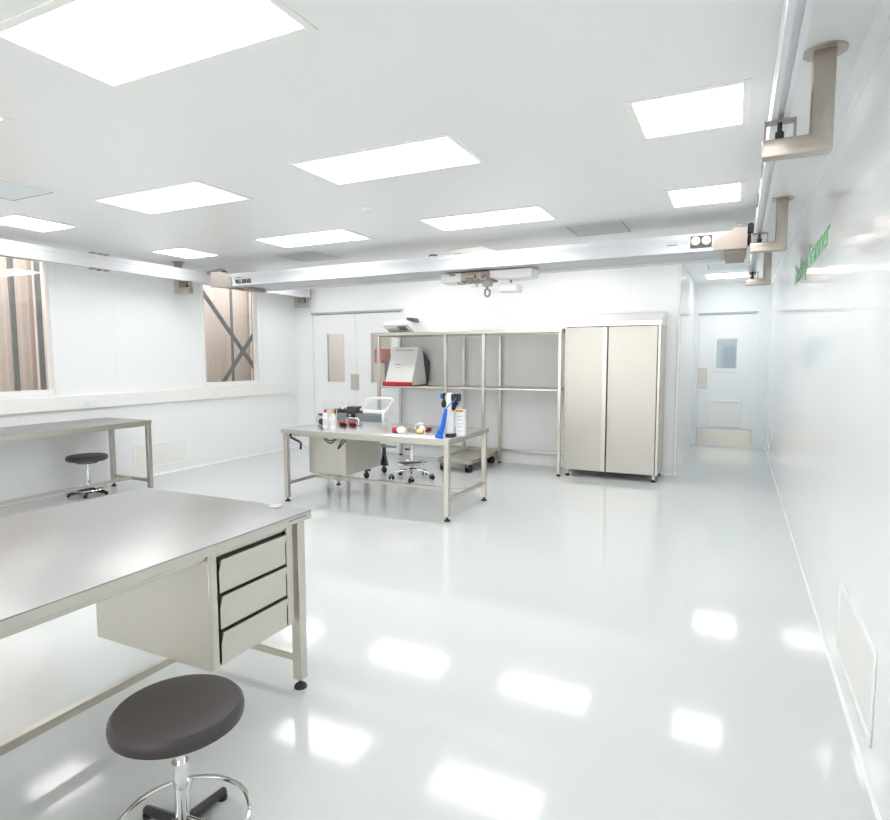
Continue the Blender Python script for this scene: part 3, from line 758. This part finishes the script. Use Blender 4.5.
# ------------------------------------------------------------------ platform trolley
t = thing('platform_trolley', 'low steel platform trolley on castors parked in the rack', 'trolley', (-3.44, 7.95, 0))
TX0, TX1, TY0, TY1 = -3.69, -3.19, 7.36, 8.34
MB().box(TX0, TX1, TY0, TY1, .145, .165, bev=.004).build('deck', 'steelY', t)
rr = MB()
rr.box(TX0, TX0 + .02, TY0, TY1, .165, .195, bev=.003).box(TX1 - .02, TX1, TY0, TY1, .125, .165, bev=.003)
rr.box(TX0, TX1, TY1 - .02, TY1, .165, .195, bev=.003).box(TX0, TX1, TY0 - .002, TY0 + .02, .125, .170, bev=.003)
rr.build('rim', 'steelX', t)
for cx in (TX0 + .06, TX1 - .06):
    for cy in (TY0 + .07, TY1 - .09):
        castor(t, cx, cy, .055, 1.4 if cy < 8 else 1.2, z1=.146)

# ------------------------------------------------------------------ equipment cart behind the work table
t = thing('equipment_cart', 'wheeled cart with black legs behind the work table', 'cart', (-4.55, 6.72, 0))
EX, EW, EY0, EY1 = -4.94, -4.26, 6.46, 6.98
MB().box(EX, EW, EY0, EY1, .655, .69, bev=.004).build('cart_top', 'mdgrey', t)
for cx in (EX + .04, EW - .04):
    for cy in (EY0 + .04, EY1 - .04):
        lg = MB().box(cx - .02, cx + .02, cy - .02, cy + .02, .11, .655, bev=.003)
        lg.prism([(cx - .055, .10), (cx + .06, .10), (cx + .02, .25), (cx - .02, .25)], 'Y', cy - .02, cy + .02)
        lg = lg.build('leg', 'dkgrey', t)
        MB().lathe([(.032, -.012), (.042, -.006), (.042, .006), (.032, .012)], (cx, cy + .0, .042), 18, 'Y').build('castor_wheel', 'rubber', lg)
        MB().box(cx - .014, cx + .014, cy - .02, cy + .02, .05, .112, bev=.003).build('castor_fork', 'dkgrey', lg)
MB().prism([(-4.24, .47), (-4.24, .60), (-3.93, .62), (-3.93, .42)], 'Y', 6.62, 6.64).build('side_panel', 'cream', t)
MB().box(-4.24, -3.93, 6.61, 6.65, .405, .43, bev=.004).build('panel_rail', 'mdgrey', t)
MB().tube([(-4.24, 6.62, .50), (-3.93, 6.60, .60)], .012, 8).build('panel_strut', 'steelX', t)
m_ = thing('bench_machine', 'dark machine with white tubular handle on the cart behind the work table', 'machine', (-4.55, 6.72, .69))
MB().box(-4.80, -4.055, 6.50, 6.62, .69, .845, bev=.008).build('housing', 'mdgrey', m_)
MB().box(-4.053, -4.02, 6.48, 6.56, .69, .87, bev=.01).build('end_cheek', 'white', m_)
mb = MB().box(-4.80, -4.45, 6.54, 6.64, .845, .90, bev=.006)
mb.box(-4.76, -4.52, 6.52, 6.60, .86, .915, bev=.004).box(-4.60, -4.44, 6.50, 6.66, .845, .93, bev=.004).box(-4.85, -4.74, 6.5, 6.56, .83, .88, bev=.004)
mb.build('carriage', 'carriage', m_)
for q in range(4):
    MB().box(-4.79 + q * .085, -4.73 + q * .085, 6.515, 6.57, .895, .92, bev=.003).build('carriage_block', 'hepa', m_)
ln = MB().lathe([(.045, -.06), (.05, -.05), (.05, 0), (.038, 0)], (-4.49, 6.47, .825), 20, 'Y').build('lens_ring', 'black', m_)
MB().lathe([(.016, -.064), (.016, -.058)], (-4.485, 6.47, .83), 14, 'Y').build('lens_glass', 'brass', ln)
MB().box(-4.36, -4.02, 6.52, 6.66, .848, .885, bev=.006).build('platform', 'white', m_)
for yy in (6.56,):
    MB().tube([(-4.42, yy, .885), (-4.40, yy, .90), (-4.29, yy, 1.03), (-4.25, yy, 1.05), (-3.96, yy, 1.05), (-3.925, yy, 1.03), (-3.99, yy, .92), (-4.02, yy, .895), (-4.10, yy, .88), (-4.38, yy, .88)], .016, 10).build('handle', 'white', m_)

# ------------------------------------------------------------------ things on the work table
ZT = .80
def bottle(x, y, capm, label):
    t = thing('spray_bottle', label, 'bottle', (x, y, ZT), 'plastic bottles on the work table')
    MB().lathe([(.024, 0), (.029, .004), (.030, .02), (.030, .135), (.027, .155), (.014, .172), (.012, .178)], (x, y, ZT), 24).build('bottle_body', 'liquid', t)
    MB().lathe([(.014, .170), (.016, .172), (.016, .196), (.012, .203), (.006, .205)], (x, y, ZT), 18).build('cap', capm, t)
    MB().lathe([(.0306, .035), (.0306, .10)], (x, y, ZT), 24).build('bottle_label', 'offwhite', t)
bottle(-4.03, 5.30, 'red', 'translucent plastic bottle with red cap on the work table')
bottle(-3.905, 5.265, 'orange', 'translucent plastic bottle with orange cap on the work table')
t = thing('round_gadget', 'grey and chrome round gadget beside the red capped bottle', 'gadget', (-4.19, 5.42, ZT))
MB().lathe([(.05, -.02), (.055, -.012), (.055, .012), (.05, .02)], (-4.19, 5.42, ZT + .072), 28, 'Y').build('wheel_body', 'offgrey', t)
MB().lathe([(.033, -.026), (.036, -.02)], (-4.165, 5.42, ZT + .055), 20, 'Y').build('hub', 'black', t)
MB().box(-4.22, -4.12, 5.40, 5.445, ZT, ZT + .018, bev=.004).build('base', 'mdgrey', t)
MB().box(-4.21, -4.15, 5.40, 5.44, ZT + .12, ZT + .145, bev=.006).build('top_grip', 'dkgrey', t)
t = thing('retort_stand', 'thin metal rod standing behind the orange capped bottle', 'stand', (-3.955, 5.40, ZT))
MB().lathe([(.02, 0), (.02, .01), (.006, .012), (.006, .21)], (-3.955, 5.40, ZT), 14).build('rod', 'steelZ', t)
MB().box(-3.975, -3.935, 5.395, 5.405, ZT + .20, ZT + .21, bev=.001).build('cross_pin', 'dkgrey', t)
def clampf(x, y, label):
    t = thing('toggle_clamp', label, 'clamp', (x, y, ZT), 'red and black clamps on the work table')
    MB().box(x - .035, x + .035, y - .03, y + .03, ZT, ZT + .03, bev=.008).build('clamp_base', 'black', t)
    MB().box(x - .05, x + .03, y - .035, y + .02, ZT + .031, ZT + .052, bev=.008).build('jaw', 'red', t)
    MB().tube([(x + .02, y - .03, ZT + .04), (x + .055, y - .04, ZT + .055)], [.012, .016], 10).build('grip', 'red', t)
clampf(-3.985, 5.56, 'red and black clamp nearer the orange capped bottle')
clampf(-3.865, 5.58, 'red and black clamp farther from the bottles')
t = thing('clamp_frame', 'chrome frame bridging behind the two red clamps', 'frame', (-3.92, 5.66, ZT))
MB().tube([(-4.0, 5.66, ZT + .005), (-4.0, 5.66, ZT + .065), (-3.98, 5.66, ZT + .08), (-3.86, 5.66, ZT + .08), (-3.84, 5.66, ZT + .065), (-3.84, 5.66, ZT + .005)], .009, 10).build('hoop', 'chrome', t)
MB().box(-4.02, -3.82, 5.63, 5.69, ZT, ZT + .012, bev=.003).build('foot_bar', 'steelX', t)

def lying(x, y, r, l, m, name, label, collar='black', z=ZT, group=None):
    t = thing(name, label, 'coupling', (x, y, z), group)
    MB().lathe([(r * .9, -l / 2), (r, -l / 2 + .006), (r, l / 2 - .006), (r * .9, l / 2)], (x, y, z + r), 20, 'X').build('cap', m, t)
    MB().lathe([(r * .75, l / 2), (r * .75, l / 2 + .025)], (x, y, z + r), 18, 'X').build('collar', collar, t)
    return t
lying(-3.155, 5.31, .026, .05, 'red', 'hose_coupling', 'red capped coupling lying alone at the bottle side of the fittings')
t = lying(-2.885, 5.50, .024, .045, 'red', 'hose_coupling', 'red capped coupling lying beside the glass fittings near the blue tool')
t = thing('glass_flask', 'squat white flask lying in front of the fittings tray', 'flask', (-3.04, 5.24, ZT))
MB().lathe([(.012, -.05), (.02, -.045), (.034, -.02), (.034, .02), (.02, .045), (.012, .05)], (-3.04, 5.24, ZT + .034), 20, 'X').build('flask_body', 'white', t)
MB().lathe([(.014, .05), (.014, .07)], (-3.04, 5.24, ZT + .034), 14, 'X').build('stopper', 'brass', t)
t = thing('fitting_tray', 'shallow beige tray holding small metal fittings', 'tray', (-2.97, 5.44, ZT))
MB().box(-3.06, -2.90, 5.39, 5.49, ZT, ZT + .008, bev=.002).box(-3.06, -2.90, 5.385, 5.392, ZT, ZT + .035, bev=.002).box(-3.06, -2.90, 5.488, 5.495, ZT, ZT + .035, bev=.002).box(-3.065, -3.058, 5.385, 5.495, ZT, ZT + .035, bev=.002).box(-2.902, -2.895, 5.385, 5.495, ZT, ZT + .035, bev=.002).build('tray_body', 'beige', t)
kinds = [('brass', 'brass'), ('chrome', 'chrome'), ('white', 'white'), ('chrome', 'steel')]
for k in range(6):
    fx, fy = -3.035 + .03 * (k % 5), 5.415 + .05 * (k % 2)
    mm = kinds[k % 4]
    lab = ('small brass fitting in the beige tray, at the end toward the bottles', 'small chrome fitting in the beige tray next to the brass one at the bottle end', 'white plastic fitting in the beige tray',
           'small steel fitting in the beige tray', 'small brass fitting in the beige tray, at the end toward the blue tool', 'chrome fitting in the back row of the beige tray')[k]
    o = MB().lathe([(.010, 0), (.012, .004), (.012, .022), (.007, .024), (.007, .045 + .006 * (k % 3)), (.003, .046 + .006 * (k % 3))], (fx, fy, ZT + .008), 12).build('pipe_fitting', mm[0], loc=(fx, fy, ZT + .008))
    tag(o, lab, 'fitting', 'small fittings in the tray')
t = thing('valve_handle', 'white domed valve standing behind the beige tray', 'valve', (-2.99, 5.57, ZT))
MB().lathe([(.03, 0), (.03, .03), (.022, .045), (.03, .06), (.03, .07), (.01, .082)], (-2.99, 5.57, ZT), 18).build('valve_body', 'white', t)
MB().tube([(-3.05, 5.57, ZT + .062), (-2.93, 5.57, ZT + .062)], .008, 8).build('valve_bar', 'chrome', t)
t = thing('glass_jar', 'clear glass jar with thin spout among the fittings', 'jar', (-2.885, 5.40, ZT))
MB().lathe([(.03, 0), (.034, .01), (.034, .04), (.02, .06), (.012, .07)], (-2.885, 5.40, ZT), 20).build('jar_body', 'white', t)
MB().lathe([(.003, .06), (.003, .13)], (-2.89, 5.40, ZT), 8).build('spout', 'chrome', t)
o = MB().lathe([(.018, -.035), (.022, -.03), (.022, .03), (.018, .035)], (-2.85, 5.30, ZT + .022), 18, 'X').build('brass_nipple', 'brass', loc=(-2.85, 5.30, ZT))
tag(o, 'brass cylinder lying in front of the red coupling near the blue tool', 'fitting')

# blue tool, white column with camera, carton
t = thing('blue_hand_pump', 'blue tapered hand tool leaning in front of the white instrument column', 'tool', (-2.540, 5.12, ZT))
MB().tube([(-2.552, 5.12, ZT + .03), (-2.540, 5.12, ZT + .045), (-2.515, 5.12, ZT + .10), (-2.500, 5.12, ZT + .17), (-2.485, 5.12, ZT + .23), (-2.475, 5.12, ZT + .275)], [.022, .031, .024, .022, .02, .014], 14).build('barrel', 'blue', t)
MB().lathe([(.04, 0), (.04, .018), (.032, .03)], (-2.550, 5.12, ZT), 18).build('foot_pad', 'blue', t)
MB().tube([(-2.475, 5.12, ZT + .27), (-2.450, 5.12, ZT + .31), (-2.395, 5.12, ZT + .355), (-2.370, 5.12, ZT + .38)], .006, 8).build('hose', 'blue', t)
t = thing('inspection_microscope', 'white upright instrument column with black camera head on the work table', 'microscope', (-2.478, 5.21, ZT))
MB().box(-2.507, -2.448, 5.185, 5.24, ZT + .03, ZT + .425, bev=.006).build('column', 'white', t)
MB().box(-2.512, -2.43, 5.17, 5.26, ZT, ZT + .03, bev=.006).build('base', 'black', t)
MB().box(-2.447, -2.37, 5.16, 5.24, ZT + .345, ZT + .42, bev=.008).build('camera_head', 'black', t)
MB().tube([(-2.41, 5.2, ZT + .345), (-2.425, 5.19, ZT + .30), (-2.43, 5.18, ZT + .26)], [.034, .026, .014], 14).build('objective', 'black', t)
MB().lathe([(.0145, 0), (.0145, .012)], (-2.43, 5.18, ZT + .25), 12).build('lens_tip', 'brass', t)
MB().lathe([(.028, -.015), (.034, -.01), (.034, .01), (.028, .015)], (-2.54, 5.205, ZT + .315), 18, 'X').build('focus_knob', 'black', t)
MB().tube([(-2.507, 5.2, ZT + .41), (-2.535, 5.2, ZT + .42), (-2.54, 5.2, ZT + .36), (-2.525, 5.2, ZT + .315)], .012, 8).build('cable_loop', 'black', t)
MB().box(-2.575, -2.55, 5.195, 5.215, ZT + .37, ZT + .42, bev=.005).build('blue_tab', 'blue', t)
t = thing('carton', 'slim white carton with orange top stripe beside the instrument column', 'box', (-2.395, 5.30, ZT))
MB().box(-2.445, -2.405 + .045, 5.27, 5.33, ZT, ZT + .262, bev=.002).build('carton_body', 'white', t)
MB().box(-2.44, -2.365, 5.2685, 5.27, ZT + .238, ZT + .258, bev=0).build('stripe', 'orange', t)
for z in (.19, .16, .12, .09, .05):
    MB().box(-2.43, -2.375, 5.2688, 5.27, ZT + z, ZT + z + .006, bev=0).build('print_line', 'bluepr', t)

# ------------------------------------------------------------------ things on the rack
t = thing('desktop_scanner', 'white wedge shaped desktop instrument with red base on the rack shelf', 'scanner', (-4.55, 8.0, 1.15))
sx0, sx1 = -4.775, -4.32
MB().box(sx0 - .02, sx1 + .0, 7.70, 7.78, 1.153, 1.215, bev=.008).build('base_strip', 'red', t)
MB().prism([(7.74, 1.165), (8.24, 1.165), (8.10, 1.735), (8.0, 1.735)], 'X', sx0, sx1).build('housing', 'white', t)
MB().prism([(8.236, 1.20), (8.33, 1.215), (8.37, 1.50), (8.16, 1.67), (8.118, 1.66)], 'X', sx0 + .01, sx1 - .005).build('rear_cover', 'dkgrey', t)
MB().box(sx0, sx1, 8.20, 8.29, 1.153, 1.21, bev=.006).build('rear_foot', 'red', t)
slope = (Vector((0, 8.0, 1.735)) - Vector((0, 7.74, 1.165))).normalized()
def on_face(x, f):
    p = Vector((x, 7.74, 1.165)).lerp(Vector((x, 8.0, 1.735)), f); return (p.x, p.y - .002, p.z + .001)
for (x, f, w, h, m2) in ((-4.71, .90, .18, .010, 'redm'), (-4.52, .90, .12, .008, 'mdgrey'), (-4.66, .52, .09, .010, 'mdgrey'), (-4.56, .52, .06, .006, 'offgrey'), (-4.64, .45, .08, .006, 'offgrey'), (-4.70, .955, .03, .018, 'offgrey')):
    a = Vector(on_face(x, f)); bq = a + slope * h
    MB().prism([(a.y, a.z), (bq.y, bq.z), (bq.y - .002, bq.z + .001), (a.y - .002, a.z + .001)], 'X', x, x + w).build('print_line', m2, t)
t = thing('tilted_tray', 'white shallow device lying tilted on top of the rack', 'device', (-4.55, 7.98, RT))
MB().prism([(7.80, 2.06), (7.80, 2.09), (8.24, 2.165), (8.24, RT), (8.05, RT)], 'X', -4.84, -4.40).build('shell', 'white', t)
MB().box(-4.80, -4.43, 7.84, 8.02, 1.985, 2.02, bev=.004, rot=(Matrix.Rotation(-.40, 3, 'X'), Vector((0, 7.94, 2.0)))).build('underside', 'hepa', t)
MB().box(-4.60, -4.45, 7.83, 7.94, 1.985, 2.01, bev=.004, rot=(Matrix.Rotation(-.40, 3, 'X'), Vector((0, 7.94, 2.0)))).build('inner_fittings', 'mdgrey', t)
MB().prism([(-4.49, 2.137), (-4.36, 2.10), (-4.385, 2.165), (-4.50, 2.175)], 'Y', 7.94, 8.10).build('dark_flap', 'dkgrey', t)

# ------------------------------------------------------------------ camera, world, exposure
cam = bpy.data.cameras.new('Camera'); co = bpy.data.objects.new('Camera', cam); C.objects.link(co)
cam.sensor_fit = 'HORIZONTAL'; cam.sensor_width = 36.0; cam.lens = 598.93 / 890 * 36.0
cam.clip_start = .05; cam.clip_end = 100
yaw, pitch, roll = math.radians(25.909), math.radians(4.858), math.radians(-.127)
fw = Vector((-math.sin(yaw) * math.cos(pitch), math.cos(yaw) * math.cos(pitch), -math.sin(pitch)))
rt = Vector((math.cos(yaw), math.sin(yaw), 0)); up = rt.cross(fw)
r2 = rt * math.cos(roll) + up * math.sin(roll); u2 = up * math.cos(roll) - rt * math.sin(roll)
co.matrix_world = Matrix(((r2.x, u2.x, -fw.x, 0), (r2.y, u2.y, -fw.y, 0), (r2.z, u2.z, -fw.z, 1.55), (0, 0, 0, 1)))
SC.camera = co
w = bpy.data.worlds.new('World'); SC.world = w; w.use_nodes = True
bg = w.node_tree.nodes['Background']; bg.inputs['Color'].default_value = (1, .97, .94, 1); bg.inputs['Strength'].default_value = 4.6
vs = SC.view_settings
vs.view_transform = 'Standard'; vs.look = 'None'; vs.gamma = 1; vs.use_curve_mapping = False
vs.exposure = -0.12
SC.cycles.max_bounces = 24; SC.cycles.diffuse_bounces = 16; SC.cycles.glossy_bounces = 8
